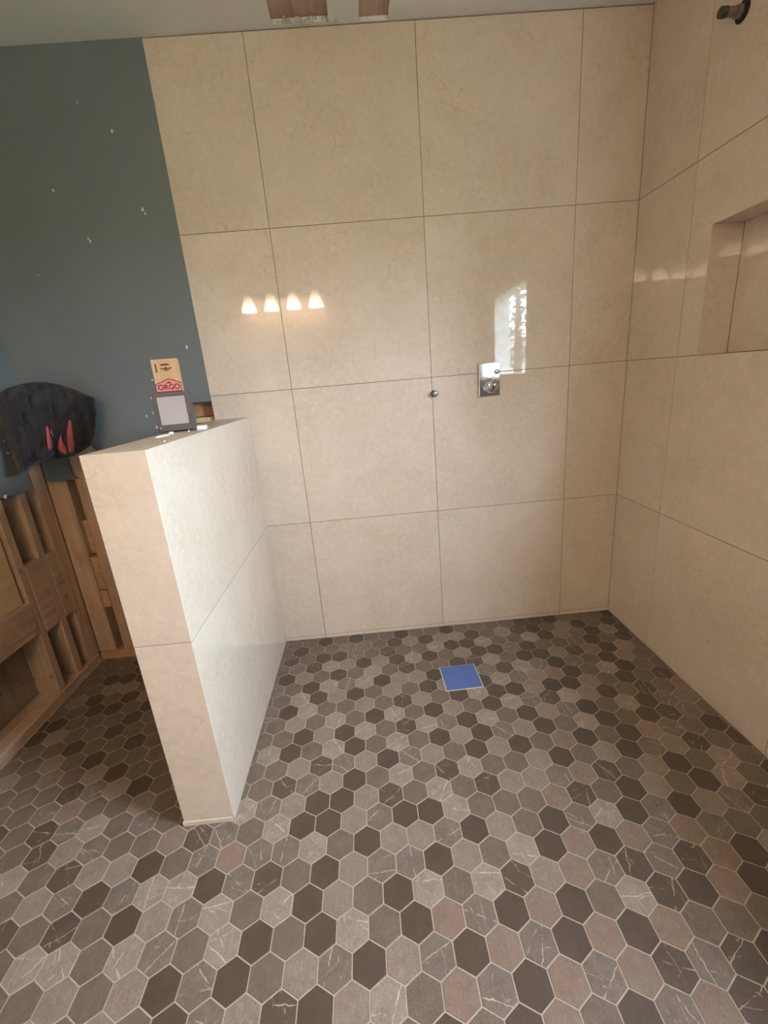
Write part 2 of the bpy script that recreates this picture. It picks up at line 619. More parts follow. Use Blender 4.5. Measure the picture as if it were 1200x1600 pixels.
V, Fc, Fm, Cn = [], [], [], []
for area, row, col, cx, cy, poly, tone in hexes[300:]:
    v, f = hex_mesh_data(poly, 0, 0)
    b = len(V)
    V += v
    Fc += [tuple(i + b for i in q) for q in f]
    Fm += [TONES.index(tone)] * len(f)
    Cn += [(cx, cy)] * len(f)
rest = mesh_obj('hexagon_tile_field', V, Fc, None, floor, mats=[M['hex' + t] for t in TONES], fmat=Fm)
set_uv(rest.data, Cn)
rest['kind'] = 'stuff'

# ------------------------------------------------------------------ back wall
wb = box('wall_back', (TILE_L, PR, 0.0), (XR + 0.15, 0.11, ZC + 0.02), M['grout_wall'])
tag(wb, 'back shower wall of large cream marble tiles', kind='structure')
def wall_tile_y(x0, x1, z0, z1):       # tile on the back wall
    return box('wall_tile', (x0, 0.0, z0), (x1, PR, z1), M['tile'], wb, 0.0005)
xs = [TILE_L, 0.0, T, 2 * T, XR]
zs = [0.0171, Z3, Z3 + T, Z3 + 2 * T, ZC]
for i in range(4):
    for j in range(4):
        wall_tile_y(xs[i] + (GAP if i else 0), xs[i + 1] - (GAP if i < 3 else 0.001), zs[j] + GAP, zs[j + 1] - (GAP if j < 3 else 0.004))
for i in range(4):
    box('base_strip', (xs[i] + GAP, -0.002, 0.0), (xs[i + 1] - GAP, PR, 0.0165), M['tile'], wb, 0.001)

# painted, partly torn out wall to the left of the tile
DW = 0.013     # drywall thickness
def drywall_back(poly):
    return prism('painted_drywall', poly, 1, 0.0, DW, M['teal'], wb)
drywall_back([(XL, ZC), (TILE_L - 0.0005, ZC), (TILE_L - 0.0005, 1.215), (-0.435, 1.217), (-0.44, 1.06), (-0.875, 1.052),
              (-0.905, 1.095), (-1.028, 1.085), (-1.022, 0.945), (-1.005, 0.932), (-1.03, 0.929), (-1.06, 0.935), (-1.075, 0.927), (XL, 0.932)])

def stud(name, lo, hi, mat, par):
    return box(name, lo, hi, mat, par, 0.002)
D0, D1 = DW + 0.002, 0.102
sheath_b = box('sheathing', (XL - 0.113, D1, 0.0), (TILE_L - 0.001, D1 + 0.012, ZC), M['sheath'], wb)
box('stud', (-1.028, D0, 0.04), (-0.978, D1, 2.2), M['wood_v'], wb, 0.002)
box('stud', (-0.976, D0, 0.04), (-0.87, D1, 2.2), M['wood_v'], wb, 0.002)
box('stud', (XL - 0.0145, D0, 0.04), (-1.068, D1, 2.2), M['wood_v'], wb, 0.002)
box('stud', (-0.62, D0, 0.04), (-0.58, D1, 2.2), M['wood_v'], wb, 0.002)
box('stud', (-0.50, D0, 0.04), (-0.36, D1 - 0.03, 1.125), M['wood_v'], wb, 0.002)
box('blocking', (-0.50, D0 + 0.005, 1.127), (-0.352, D1, 1.150), M['ply'], wb, 0.002)  # lit ledge: its brightness is put into the paler wood colour
box('blocking', (-0.50, D0 + 0.045, 1.152), (-0.352, D1, 1.30), M['wood_x'], wb, 0.002)
box('blocking', (-1.066, 0.040, 0.56), (-1.030, D1, 0.728), M['wood_x'], wb, 0.002)
box('blocking', (-1.066, D0 + 0.004, 0.378), (-1.030, D1, 0.548), M['wood_x'], wb, 0.002)
box('blocking', (-1.066, D0, 0.282), (-1.030, D1, 0.372), M['wood_x'], wb, 0.002)
box('sill_plate', (XL - 0.003, D0 - 0.014, 0.0), (TILE_L - 0.002, D1, 0.038), M['wood_x'], wb, 0.002)

# ------------------------------------------------------------------ left wall
wl_ = box('wall_left', (XL - 0.125, YR - 0.1, 0.0), (XL - 0.113, 0.115, ZC + 0.02), M['sheath'])
tag(wl_, 'left wall with teal drywall torn off to show studs', kind='structure')
prism('painted_drywall', [(YR, ZC), (-0.0005, ZC), (-0.0005, 1.13), (-0.06, 1.10), (-0.098, 1.04), (-0.104, 0.918), (-0.17, 0.916), (-0.25, 0.925),
                          (-0.40, 0.921), (-0.75, 0.926), (-1.1, 0.918), (-1.1, 0.0), (YR, 0.0)], 0, XL - DW, XL, M['teal'], wl_)
L0, L1 = XL - 0.112, XL - DW - 0.002
for y in (-0.158, -0.285, -0.70, -1.09):
    box('stud', (L0, y, 0.04), (L1, y + 0.038, 2.2), M['wood_v'], wl_, 0.002)
box('stud', (L0, -0.062, 0.04), (L1, D0 - 0.001, 2.2), M['wood_v'], wl_, 0.002)
# blocking boards between the studs
for y0, y1 in ((-0.246, -0.159), (-0.119, -0.063)):
    box('blocking', (L1 - 0.038, y0, 0.318), (L1 + 0.001, y1, 0.628), M['wood_y'], wl_, 0.002)
box('blocking', (L0, -0.119, 0.700), (L1 - 0.03, -0.063, 0.718), M['wood_y'], wl_, 0.002)
box('blocking', (L1 - 0.038, -0.661, 0.340), (L1 + 0.004, -0.286, 0.482), M['wood_y'], wl_, 0.002)
box('blocking', (L1 - 0.038, -1.051, 0.340), (L1 + 0.004, -0.701, 0.482), M['wood_y'], wl_, 0.002)
box('plywood_panel', (L1 - 0.032, -0.661, 0.484), (L1 - 0.012, -0.300, 0.915), M['ply'], wl_, 0.001)
box('sill_plate', (L0, -1.10, 0.0), (XL - 0.004, -0.001, 0.038), M['wood_y'], wl_, 0.003)

# ------------------------------------------------------------------ right wall
NY0, NY1, NZ0, NZ1, ND = -0.928, -0.418, 1.237, 1.637, 0.108     # niche
TEND = -1.10
wr = empty('wall_right')
tag(wr, 'right shower wall of cream marble tiles with recessed niche', kind='structure')
XB = XR + PR
def wr_box(name, y0, y1, z0, z1, x0=XB, x1=XR + 0.13, mat='grout_wall'):
    return box(name, (x0, y0, z0), (x1, y1, z1), M[mat], wr)
wr_box('backing_board', NY1 + 0.0105, 0.0, 0.0, ZC)
wr_box('backing_board', TEND, NY0 - 0.0105, 0.0, ZC)
wr_box('backing_board', NY0 - 0.0105, NY1 + 0.0105, 0.0, NZ0 - 0.012)
wr_box('backing_board', NY0 - 0.0105, NY1 + 0.0105, NZ1 + 0.012, ZC)
def tile_x(poly):
    return prism('wall_tile', poly, 0, XR, XB, M['tile'], wr, 0.0005)
def rect(y0, y1, z0, z1):
    return [(y0, z0), (y1, z0), (y1, z1), (y0, z1)]
yj = [0.0, -0.318, -0.928, TEND]
g = GAP
zr = [0.002, Z3, Z3 + T, Z3 + 2 * T, ZC - 0.003]
for i in range(3):
    ya, yb = yj[i + 1] + g, yj[i] - (g if i else 0.001)
    for j in range(4):
        za, zb = zr[j] + (g if j else 0), zr[j + 1] - g
        if i == 1 and j == 2:
            # L-shaped tile that wraps the niche opening
            tile_x([(yb, za), (yb, zb), (ya, zb), (ya, NZ1), (NY1, NZ1), (NY1, za)])
        else:
            tile_x(rect(ya, yb, za, zb))
# niche lining
wr_box('backing_board', NY0 - 0.0105, NY1 + 0.0105, NZ0 - 0.012, NZ1 + 0.012, XR + 0.1205, XR + 0.13)
NX = XR + ND
box('niche_tile', (NX, NY0, NZ0), (NX + 0.01, NY1, NZ1), M['tile'], wr, 0.0005)
box('niche_tile', (XB + 0.0005, NY1, NZ0), (NX - 0.001, NY1 + 0.01, NZ1), M['tile'], wr, 0.0005)
box('niche_tile', (XB + 0.0005, NY0 - 0.01, NZ0), (NX - 0.001, NY0, NZ1), M['tile'], wr, 0.0005)
box('niche_tile', (XB + 0.0005, NY0, NZ1), (NX - 0.001, NY1, NZ1 + 0.01), M['tile'], wr, 0.0005)
box('niche_tile', (XB + 0.0005, NY0, NZ0 - 0.011), (NX - 0.001, NY1, NZ0 - 0.001), M['tile'], wr, 0.0005)
# painted part of the right wall with the window opening
WX = XR + 0.13
for y0, y1, z0, z1 in ((WY1, TEND - 0.002, 0, ZC), (YR - 0.1, WY0, 0, ZC), (WY0, WY1, 0, WZ0), (WY0, WY1, WZ1, ZC)):
    box('painted_wall', (XR + 0.001, y0, z0), (WX, y1, z1), M['teal'], wr)

# ------------------------------------------------------------------ window
win = empty('window_1', (XR, (WY0 + WY1) / 2, WZ0))
tag(win, 'white framed window with muntins beside the shower', kind='structure')
def wbox(name, lo, hi, mat, bev=0.003, par=None):
    o = box(name, lo, hi, M[mat], par or win, bev)
    if not par:
        o.matrix_parent_inverse = Matrix.Translation(win.location).inverted()
    return o
fx0, fx1 = XR - 0.004, WX
wbox('jamb', (fx0, WY0, WZ0), (fx1, WY0 + 0.03, WZ1), 'white')
wbox('jamb', (fx0, WY1 - 0.02, WZ0), (fx1, WY1, WZ1), 'white')
wbox('head', (fx0, WY0 + 0.03, WZ1 - 0.02), (fx1, WY1 - 0.02, WZ1), 'white')
wbox('sill', (XR - 0.03, WY0 - 0.03, WZ0 - 0.025), (fx1, WY1 + 0.02, WZ0 + 0.012), 'white')
yc = -1.44
sx0, sx1 = XR + 0.085, XR + 0.115
wbox('mullion', (sx0 - 0.01, yc - 0.02, WZ0 + 0.012), (fx1, yc + 0.02, WZ1 - 0.02), 'white')
# glazed sash with muntins on the shower side
sa0, sa1 = yc + 0.02, WY1 - 0.02
for nm, lo, hi in (('sash_stile', (sx0, sa0, WZ0 + 0.012), (sx1, sa0 + 0.03, WZ1 - 0.02)), ('sash_stile', (sx0, sa1 - 0.03, WZ0 + 0.012), (sx1, sa1, WZ1 - 0.02)),
                   ('sash_rail', (sx0, sa0 + 0.03, WZ0 + 0.012), (sx1, sa1 - 0.03, WZ0 + 0.045)), ('sash_rail', (sx0, sa0 + 0.03, WZ1 - 0.05), (sx1, sa1 - 0.03, WZ1 - 0.02))):
    wbox(nm, lo, hi, 'white', 0.002)
for zz in (1.43, 1.67):
    wbox('muntin', (sx0 + 0.004, sa0 + 0.03, zz - 0.009), (sx1 - 0.004, sa1 - 0.03, zz + 0.009), 'white', 0.002)
for z0, z1 in ((WZ0 + 0.045, 1.421), (1.439, 1.661), (1.679, WZ1 - 0.05)):
    wbox('pane', (sx0 + 0.013, sa0 + 0.03, z0), (sx0 + 0.017, sa1 - 0.03, z1), 'pane', 0)
# casing round the opening
for lo, hi in (((XR - 0.016, WY0 - 0.07, WZ0 + 0.012), (XR + 0.001, WY0, WZ1 + 0.07)), ((XR - 0.016, WY1, WZ0 + 0.012), (XR + 0.001, WY1 + 0.05, WZ1 + 0.07)),
               ((XR - 0.016, WY0, WZ1), (XR + 0.001, WY1, WZ1 + 0.07))):
    wbox('casing', lo, hi, 'white', 0.003)

# ------------------------------------------------------------------ rear wall, ceiling
rear = box('wall_rear', (XL - 0.13, YR - 0.1, 0.0), (XR + 0.13, YR, ZC + 0.02), M['cream'])
tag(rear, 'beige wall behind the camera carrying the vanity light', kind='structure')

ceil = empty('ceiling')
tag(ceil, 'pale plaster ceiling with two holes cut at the shower wall', kind='structure')
HOLES = ((0.108, 0.305, -0.155, -0.018, 0), (0.412, 0.516, -0.155, -0.003, 0))
cx0, cx1 = XL - 0.13, XR + 0.14
def ceil_box(x0, x1, y0, y1):
    box('ceiling_board', (x0, y0, ZC), (x1, y1, ZC + 0.014), M['ceiling'], ceil)
ceil_box(cx0, cx1, YR - 0.1, HOLES[0][2])
ceil_box(cx0, HOLES[0][0], HOLES[0][2], 0.1)
ceil_box(HOLES[0][1], HOLES[1][0], HOLES[0][2], 0.1)
ceil_box(HOLES[1][1], cx1, HOLES[0][2], 0.1)
ceil_box(HOLES[0][0], HOLES[0][1], HOLES[0][3], 0.1)
ceil_box(HOLES[1][0], HOLES[1][1], HOLES[1][3], 0.1)
box('joist', (HOLES[0][0] - 0.03, -0.6, ZC + 0.016), (HOLES[0][1] + 0.03, 0.1, ZC + 0.2), M['wood_y'], ceil)
box('joist', (HOLES[1][0] - 0.03, -0.6, ZC + 0.016), (HOLES[1][1] + 0.03, 0.1, ZC + 0.2), M['wood_y'], ceil)
box('ceiling_deck', (cx0, YR - 0.1, ZC + 0.205), (cx1, 0.1, ZC + 0.22), M['sheath'], ceil)
# ragged plaster crumbs along the tile edge
bm = bmesh.new()
rnd = random.Random(3)
def crumb(bm, x, y, z, r):
    k = bmesh.ops.create_icosphere(bm, subdivisions=1, radius=r)
    for v in k['verts']:
        v.co = Vector((v.co.x * rnd.uniform(.6, 1.5), v.co.y * rnd.uniform(.6, 1.3), v.co.z * rnd.uniform(.5, 1.1))) + Vector((x, y, z))
for i in range(34):
    crumb(bm, rnd.uniform(0.10, 0.36), rnd.uniform(-0.026, -0.012), ZC + rnd.uniform(-0.002, 0.012), rnd.uniform(0.004, 0.010))
o = bm_obj('plaster_crumbs', bm, M['gypsum'], ceil)
o['kind'] = 'stuff'

# ------------------------------------------------------------------ half wall
hw = box('wall_partition', (HX - HTH + PR, HY + PR, 0.0), (HX - PR, 0.0 - 0.0005, HZ - PR), M['grout_wall'])
tag(hw, 'waist-high half wall clad in cream marble tiles', kind='structure')
hl, hr = HX - HTH, HX
e = 0.0006
for z0, z1 in ((0.0171 + g, Z3 - g), (Z3 + g, HZ - e)):
    box('wall_tile', (hl + e, HY, z0), (hr - e, HY + PR, z1), M['tile'], hw, 0.0005)        # front
box('base_strip', (hl - 0.003, HY - 0.004, 0.0), (hr - 0.004, HY + PR, 0.0165), M['tile'], hw, 0.001)
for x0, x1 in ((hr - PR, hr), (hl, hl + PR)):
    for z0, z1 in ((0.001, Z3 - g), (Z3 + g, HZ - e)):
        box('wall_tile', (x0, HY + e, z0), (x1, -0.001, z1), M['tile'], hw, 0.0005)
box('cap_tile', (hl + e, HY + e, HZ - PR), (hr - e, -0.001, HZ), M['cap'], hw, 0.0005)

# ------------------------------------------------------------------ vanity light on the rear wall
vl = empty('vanity_light', (-0.37, YR, 2.09))
tag(vl, 'brushed metal vanity light bar with four glowing bell shades', 'lamp')
def child(o, par):
    o.parent = par
    return o
bm = bmesh.new()
add_box(bm, (-0.40, 0.0, -0.035), (0.40, 0.022, 0.035), 0.006, 2)
bm_obj('back_plate', bm, M['steel'], vl)
for i in range(4):
    x = -0.31 + i * 0.207
    bm = bmesh.new()
    lathe(bm, [(0.010, 0.0), (0.010, 0.085)], 12, Matrix.Translation((x, 0.02, 0.0)) @ Matrix.Rotation(-math.pi / 2, 4, 'X'))
    lathe(bm, [(0.022, -0.02), (0.026, 0.0), (0.022, 0.02)], 16, Matrix.Translation((x, 0.105, 0.0)))
    arm = bm_obj('lamp_arm', bm, M['steel'], vl, True)
    bm = bmesh.new()
    lathe(bm, [(0.068, 0.0), (0.060, 0.03), (0.049, 0.07), (0.039, 0.11), (0.034, 0.13), (0.030, 0.13), (0.035, 0.11), (0.045, 0.07), (0.056, 0.03), (0.064, 0.0)], 24, cap=False)
    sh = bm_obj('lamp_shade', bm, M['shade'], vl, True)
    sh.location = (x, 0.105, -0.145)

# ------------------------------------------------------------------ drain
def unproj(u, v, axis, value):
    d = CAM_ROT @ Vector(((u - 600) / F_PX, 1.0, -(v - 800) / F_PX))
    return CAM + d * ((value - CAM[axis]) / d[axis])

dr = empty('shower_drain', (0.6115, -0.409, 0.0), (0, 0, math.radians(1.5)))
tag(dr, 'square shower drain covered with bright blue masking tape', 'drain')
bm = bmesh.new()
add_box(bm, (-0.0785, -0.0785, 0.0), (0.0785, 0.0785, 0.0014), 0.0005)
bm_obj('drain_frame', bm, M['debris'], dr)
bm = bmesh.new()
N = 8
gv = [[bm.verts.new((-0.075 + 0.15 * i / N, -0.075 + 0.15 * j / N, 0.0030 + rnd.uniform(-0.0003, 0.0004))) for j in range(N + 1)] for i in range(N + 1)]
for i in range(N):
    for j in range(N):
        bm.faces.new((gv[i][j], gv[i + 1][j], gv[i + 1][j + 1], gv[i][j + 1]))
r = bmesh.ops.extrude_face_region(bm, geom=bm.faces[:])
for v in r['geom']:
    if isinstance(v, bmesh.types.BMVert): v.co.z = 0.0015
bm_obj('masking_tape', bm, M['tape'], dr)

# ------------------------------------------------------------------ shower valve trim
vt = empty('shower_valve', (0.862, -0.001, 1.2075), (0, 0, math.radians(1.2)))
tag(vt, 'chrome rectangular shower valve plate with knob on back wall', 'shower valve')
bm = bmesh.new()
add_box(bm, (-0.0475, -0.011, -0.0695), (0.0475, -0.0003, 0.0695), 0.004, 3)
bm_obj('escutcheon_plate', bm, M['chrome'], vt, False)
RXm = Matrix.Rotation(math.pi / 2, 4, 'X')     # local z -> -y
bm = bmesh.new()
lathe(bm, [(0.034, 0.0), (0.034, 0.004), (0.029, 0.008), (0.027, 0.030), (0.025, 0.034), (0.010, 0.036)], 32, Matrix.Translation((0.004, -0.010, -0.028)) @ RXm)
kn = bm_obj('handle_knob', bm, M['chrome'], vt, True)
bm = bmesh.new()
add_box(bm, (-0.001, -0.050, -0.030), (0.009, -0.0458, 0.012), 0.0015, 2)
bm_obj('handle_lever', bm, M['chrome'], kn)
bm = bmesh.new()
lathe(bm, [(0.0105, 0.0), (0.0105, 0.012), (0.008, 0.015)], 20, Matrix.Translation((0.032, -0.010, 0.030)) @ RXm)
bm_obj('diverter_button', bm, M['chrome'], vt, True)

# ------------------------------------------------------------------ capped stub left of the valve
sp_ = empty('pipe_stub', (0.617, 0.0, 1.168))
tag(sp_, 'small round black capped stub poking out of the back wall joint', 'pipe stub')
bm = bmesh.new()
lathe(bm, [(0.0135, 0.0003), (0.0135, 0.024), (0.0115, 0.027)], 20, RXm)
bm_obj('stub_pipe', bm, M['black_rubber'], sp_, False)
bm = bmesh.new()
lathe(bm, [(0.0095, 0.0272), (0.0095, 0.0285), (0.006, 0.0290)], 16, RXm)
bm_obj('stub_cap', bm, M['steel'], sp_, False)

# ------------------------------------------------------------------ shower arm fitting high on the right wall
fa = empty('shower_arm_fitting', (XR, -0.437, 2.158))
tag(fa, 'stubby metal shower arm fitting in a dark hole high on the right wall', 'pipe fitting')
MX = Matrix.Rotation(-math.pi / 2, 4, 'Y')      # local z -> -x
bm = bmesh.new()
lathe(bm, [(0.026, 0.0003), (0.026, 0.0012), (0.004, 0.0014)], 24, MX)
bm_obj('hole_shade_disc', bm, M['hole'], fa)  # flat disc on the tile, dark colour painted in for the hole's inner shade
bm = bmesh.new()
lathe(bm, [(0.017, 0.0015), (0.017, 0.020), (0.013, 0.021), (0.013, 0.048), (0.009, 0.050)], 6, MX @ Matrix.Translation((0.0, 0.0, 0.0)))
bm_obj('hex_nut', bm, M['brass'], fa)
bm = bmesh.new()
lathe(bm, [(0.013, 0.049), (0.013, 0.066), (0.011, 0.068)], 16, MX @ Matrix.Translation((0.0, 0.0, 0.0)))
bm_obj('threaded_nipple', bm, M['black_rubber'], fa)

# ------------------------------------------------------------------ work light on the half wall
wk = empty('work_light', (-0.310, -0.502, HZ), (math.radians(-3), 0, math.radians(12)))
tag(wk, 'small square work light with grey panel and charcoal frame on the half wall', 'work light')
W2, HH, DD = 0.056, 0.128, 0.036
bm = bmesh.new()
add_box(bm, (-W2, 0.0, 0.004), (W2, DD, HH), 0.010, 3)
bm_obj('housing', bm, M['light_body'], wk)
bm = bmesh.new()      # raised front bezel
o0 = [(-W2 + 0.002, 0.006), (W2 - 0.002, 0.006), (W2 - 0.002, HH - 0.002), (-W2 + 0.002, HH - 0.002)]
i0 = [(-W2 + 0.013, 0.026), (W2 - 0.013, 0.026), (W2 - 0.013, HH - 0.014), (-W2 + 0.013, HH - 0.014)]
def ring(bm, A, B, y0, y1):
    va = [[bm.verts.new((x, y, z)) for x, z in P] for P, y in ((A, y0), (B, y0), (B, y1), (A, y1))]
    for k in range(4):
        a, b = va[k], va[(k + 1) % 4]
        for i in range(4):
            bm.faces.new((a[i], a[(i + 1) % 4], b[(i + 1) % 4], b[i]))
ring(bm, o0, i0, -0.006, 0.004)
bmesh.ops.bevel(bm, geom=bm.edges[:], offset=0.0018, segments=2, affect='EDGES')
bm_obj('bezel', bm, M['light_body'], wk)
bm = bmesh.new()
add_box(bm, (-W2 + 0.0125, -0.0015, 0.0255), (W2 - 0.0125, -0.0002, HH - 0.0135))
bm_obj('light_panel', bm, M['light_panel'], wk)
bm = bmesh.new()
lathe(bm, [(0.0035, 0.0), (0.0035, 0.0015), (0.002, 0.002)], 10, Matrix.Translation((-W2 + 0.009, -0.0062, 0.017)) @ RXm)
bm_obj('screw', bm, M['steel'], wk)
bm = bmesh.new()
for s in (-1, 1):
    add_box(bm, (s * (W2 - 0.006) - 0.008, 0.002, 0.002), (s * (W2 - 0.006) + 0.008, DD + 0.010, 0.012), 0.002)
add_box(bm, (-W2 + 0.01, DD + 0.002, 0.002), (W2 - 0.01, DD + 0.010, 0.010), 0.002)
bm_obj('stand', bm, M['light_body'], wk)

# ------------------------------------------------------------------ bundle of wood shims behind the light
sh_ = empty('shim_bundle', (-0.3385, -0.430, HZ), (math.radians(-1), 0, math.radians(10)))
tag(sh_, 'upright bundle of pale wood shims with a pink printed band', 'wood shims')
SW, SH2 = 0.0400, 0.2330
for k in range(6):
    y0 = k * 0.0058
    bm = bmesh.new()
    add_box(bm, (-SW, y0, 0.0), (SW - 0.0006 * (k % 3), y0 + 0.0054, SH2 - 0.0016 * ((k * 2) % 3)), 0.0005)
    bm_obj('shim', bm, M['shim'], sh_)
# printed band: straight bottom, gabled top with a dark outline
def flat(name, pts, y, th, mat, par):
    bm = bmesh.new()
    A = [bm.verts.new((x, y, z)) for x, z in pts]
    B = [bm.verts.new((x, y - th, z)) for x, z in pts]
    n = len(pts)
    bm.faces.new(A); bm.faces.new(list(reversed(B)))
    for i in range(n):
        bm.faces.new((A[i], A[(i + 1) % n], B[(i + 1) % n], B[i]))
    return bm_obj(name, bm, mat, par)
B0, B1, B2 = 0.119, 0.154, 0.169
lab = flat('label_band', [(-SW - 0.001, B0), (SW + 0.001, B0), (SW + 0.001, B1 + 0.003), (0.004, B2 + 0.002), (-SW - 0.001, B1 + 0.001)], -0.0002, 0.0005, M['label_dark'], sh_)
flat('label_face', [(-SW + 0.001, B0 + 0.012), (SW - 0.001, B0 + 0.012), (SW - 0.001, B1 + 0.0005), (0.004, B2 - 0.001), (-SW + 0.001, B1 - 0.001)], -0.0008, 0.0004, M['label_red'], lab)
flat('printed_emblem', [(-0.009, B1 + 0.0015), (0.013, B1 + 0.0015), (0.004, B1 + 0.008)], -0.0013, 0.0002, M['label_dark'], lab)
def text_mesh(name, body, size, loc, mat, par):
    cu = bpy.data.curves.new(name, 'FONT')
    cu.body = body
    cu.size = size
    cu.align_x = 'CENTER'
    cu.extrude = 0.0002
    cu.offset = 0.0006
    tmp = bpy.data.objects.new(name, cu)
    COL.objects.link(tmp)
    dg = bpy.context.evaluated_depsgraph_get()
    me = bpy.data.meshes.new_from_object(tmp.evaluated_get(dg))
    bpy.data.objects.remove(tmp)
    rm = Matrix.Translation(loc) @ Matrix.Rotation(math.pi / 2, 4, 'X')
    me.transform(rm)
    me.materials.clear()
    me.materials.append(mat)
    o = bpy.data.objects.new(name, me)
    COL.objects.link(o)
    o.parent = par
    return o
text_mesh('printed_lettering', 'ORGO', 0.0235, (0.001, -0.0014, B0 + 0.0175), M['label_dark'], lab)
flat('printed_bar', [(-0.029, 0.192), (-0.025, 0.192), (-0.025, 0.219), (-0.029, 0.219)], -0.0002, 0.0003, M['print_brown'], sh_)
flat('printed_mark', [(-0.012, 0.213), (0.015, 0.213), (0.016, 0.2165), (0.004, 0.2185), (-0.012, 0.217)], -0.0002, 0.0003, M['print_brown'], sh_)
flat('printed_mark', [(-0.013, 0.201), (0.019, 0.201), (0.021, 0.206), (0.010, 0.204), (0.003, 0.2075), (-0.004, 0.204), (-0.014, 0.205)], -0.0002, 0.0003, M['print_brown'], sh_)
flat('printed_mark', [(-0.003, 0.1955), (0.010, 0.1955), (0.012, 0.199), (-0.004, 0.199)], -0.0002, 0.0003, M['print_brown'], sh_)

# ------------------------------------------------------------------ bits lying on the half wall
def chip(name, label, cat, x, y, sx, sy, sz, rz, mat, seed):
    q = random.Random(seed)
    bm = bmesh.new()
    n = 9
    A, B = [], []
    for i in range(n):
        a = 2 * math.pi * i / n
        k = q.uniform(0.78, 1.1)
        A.append(bm.verts.new((sx * k * math.cos(a), sy * k * math.sin(a), 0.0)))
        B.append(bm.verts.new((sx * 0.8 * k * math.cos(a), sy * 0.8 * k * math.sin(a), sz * q.uniform(0.7, 1.1))))
    bm.faces.new(list(reversed(A))); bm.faces.new(B)
    for i in range(n):
        bm.faces.new((A[i], A[(i + 1) % n], B[(i + 1) % n], B[i]))
    o = bm_obj(name, bm, mat)
    o.location = (x, y, HZ)
    o.rotation_euler = (0, 0, rz)
    return tag(o, label, cat)
pA = unproj(254, 682, 2, HZ); chip('mortar_chip', 'long flat cream chip lying in front of the work light', 'chip', pA.x, pA.y, 0.014, 0.042, 0.004, -0.10, M['debris'], 1)
pB = unproj(265, 675, 2, HZ + 0.004); chip('tile_shard', 'small white shard under the front corner of the work light', 'chip', pB.x + 0.012, pB.y - 0.022, 0.009, 0.012, 0.006, 0.3, M['plastic_white'], 2)
pC = unproj(295, 674, 2, HZ); chip('mortar_crumb', 'tiny beige crumb in front of the work light base', 'chip', pC.x, pC.y, 0.004, 0.005, 0.004, 0.4, M['debris'], 4)
pE = unproj(257, 690, 2, HZ); chip('mortar_crumb', 'tiny cream crumb nearest the front of the half wall top', 'chip', pE.x, pE.y, 0.004, 0.005, 0.003, 0.9, M['debris'], 5)
pD = unproj(317, 668, 2, HZ + 0.006)
bm = bmesh.new()
add_box(bm, (-0.014, -0.016, 0.0), (0.014, 0.016, 0.013), 0.002, 2)
add_box(bm, (-0.006, -0.020, 0.003), (0.006, -0.0155, 0.010), 0.001, 1)
o = bm_obj('plastic_spacer', bm, M['plastic_white'])
o.location = (pD.x - 0.006, pD.y + 0.01, HZ)
o.rotation_euler = (0, 0, 0.15)
tag(o, 'little white plastic block beside the work light', 'spacer')

# ------------------------------------------------------------------ jacket heaped in the corner
JR = [(596.5, 50, 72), (600, 30, 92), (604, 16, 106), (612, 0, 126), (621, -4, 147), (640, -3, 150), (660, 3, 150), (680, 10, 148), (695, 15, 142), (706, 18, 128), (714, 20, 112), (721, 22, 66), (730, 27, 50), (737, 32, 42)]
def jrow(v):
    for (v0, a0, b0), (v1, a1, b1) in zip(JR, JR[1:]):
        if v0 <= v <= v1:
            t = (v - v0) / (v1 - v0)
            return a0 + (a1 - a0) * t, b0 + (b1 - b0) * t
def jmid(u):
    return -0.235 + 0.165 * max(0, min(1, u / 150.0))
def jpoint(u, v, dy):
    return unproj(u, v, 1, jmid(u) + dy)
def jbulge(u, v, s):
    env = math.sqrt(max(0.0, 1 - s * s))
    tv = (v - 596) / 142.0
    top = min(1.0, 0.25 + 3.2 * tv)
    f = 0.070 * env * top
    f += env * (0.012 * math.sin(u * 0.17 + v * 0.055 + 0.8) + 0.010 * math.sin(u * 0.36 - v * 0.09) + 0.006 * math.sin(v * 0.21 + u * 0.13) + 0.004 * math.sin(u * 0.62 + v * 0.12))
    f -= env * 0.030 * math.exp(-((u - 86 - (v - 640) * 0.05) / 9.0) ** 2) * max(0, min(1, (v - 628) / 25))
    return f
NR, NC = 46, 40
V, Fc = [], []
ring_n = 2 * NC
for i in range(NR + 1):
    v = JR[0][0] + (JR[-1][0] - JR[0][0]) * i / NR
    a, b = jrow(min(v, JR[-1][0]))
    for j in range(ring_n):
        ang = 2 * math.pi * j / ring_n
        s = -math.cos(ang)
        u = (a + b) / 2 + (b - a) / 2 * s
        wob = 0.6 * math.sin(v * 0.35 + (0 if s < 0 else 2)) * abs(s) ** 3
        if math.sin(ang) >= 0:
            dy = -jbulge(u, v, s)
        else:
            dy = 0.030 * math.sqrt(max(0, 1 - s * s))
        V.append(jpoint(u + wob, v, dy))
for i in range(NR):
    for j in range(ring_n):
        k = (j + 1) % ring_n
        Fc.append((i * ring_n + j, i * ring_n + k, (i + 1) * ring_n + k, (i + 1) * ring_n + j))
Fc.append(tuple(range(ring_n)))
Fc.append(tuple(reversed(range(NR * ring_n, (NR + 1) * ring_n))))
jk = mesh_obj('jacket', V, Fc, M['cloth'], None, True)
tag(jk, 'crumpled black jacket with red lining hung in the teal corner', 'jacket')
bm = bmesh.new(); bm.from_mesh(jk.data); bmesh.ops.recalc_face_normals(bm, faces=bm.faces[:]); bm.to_mesh(jk.data); bm.free()
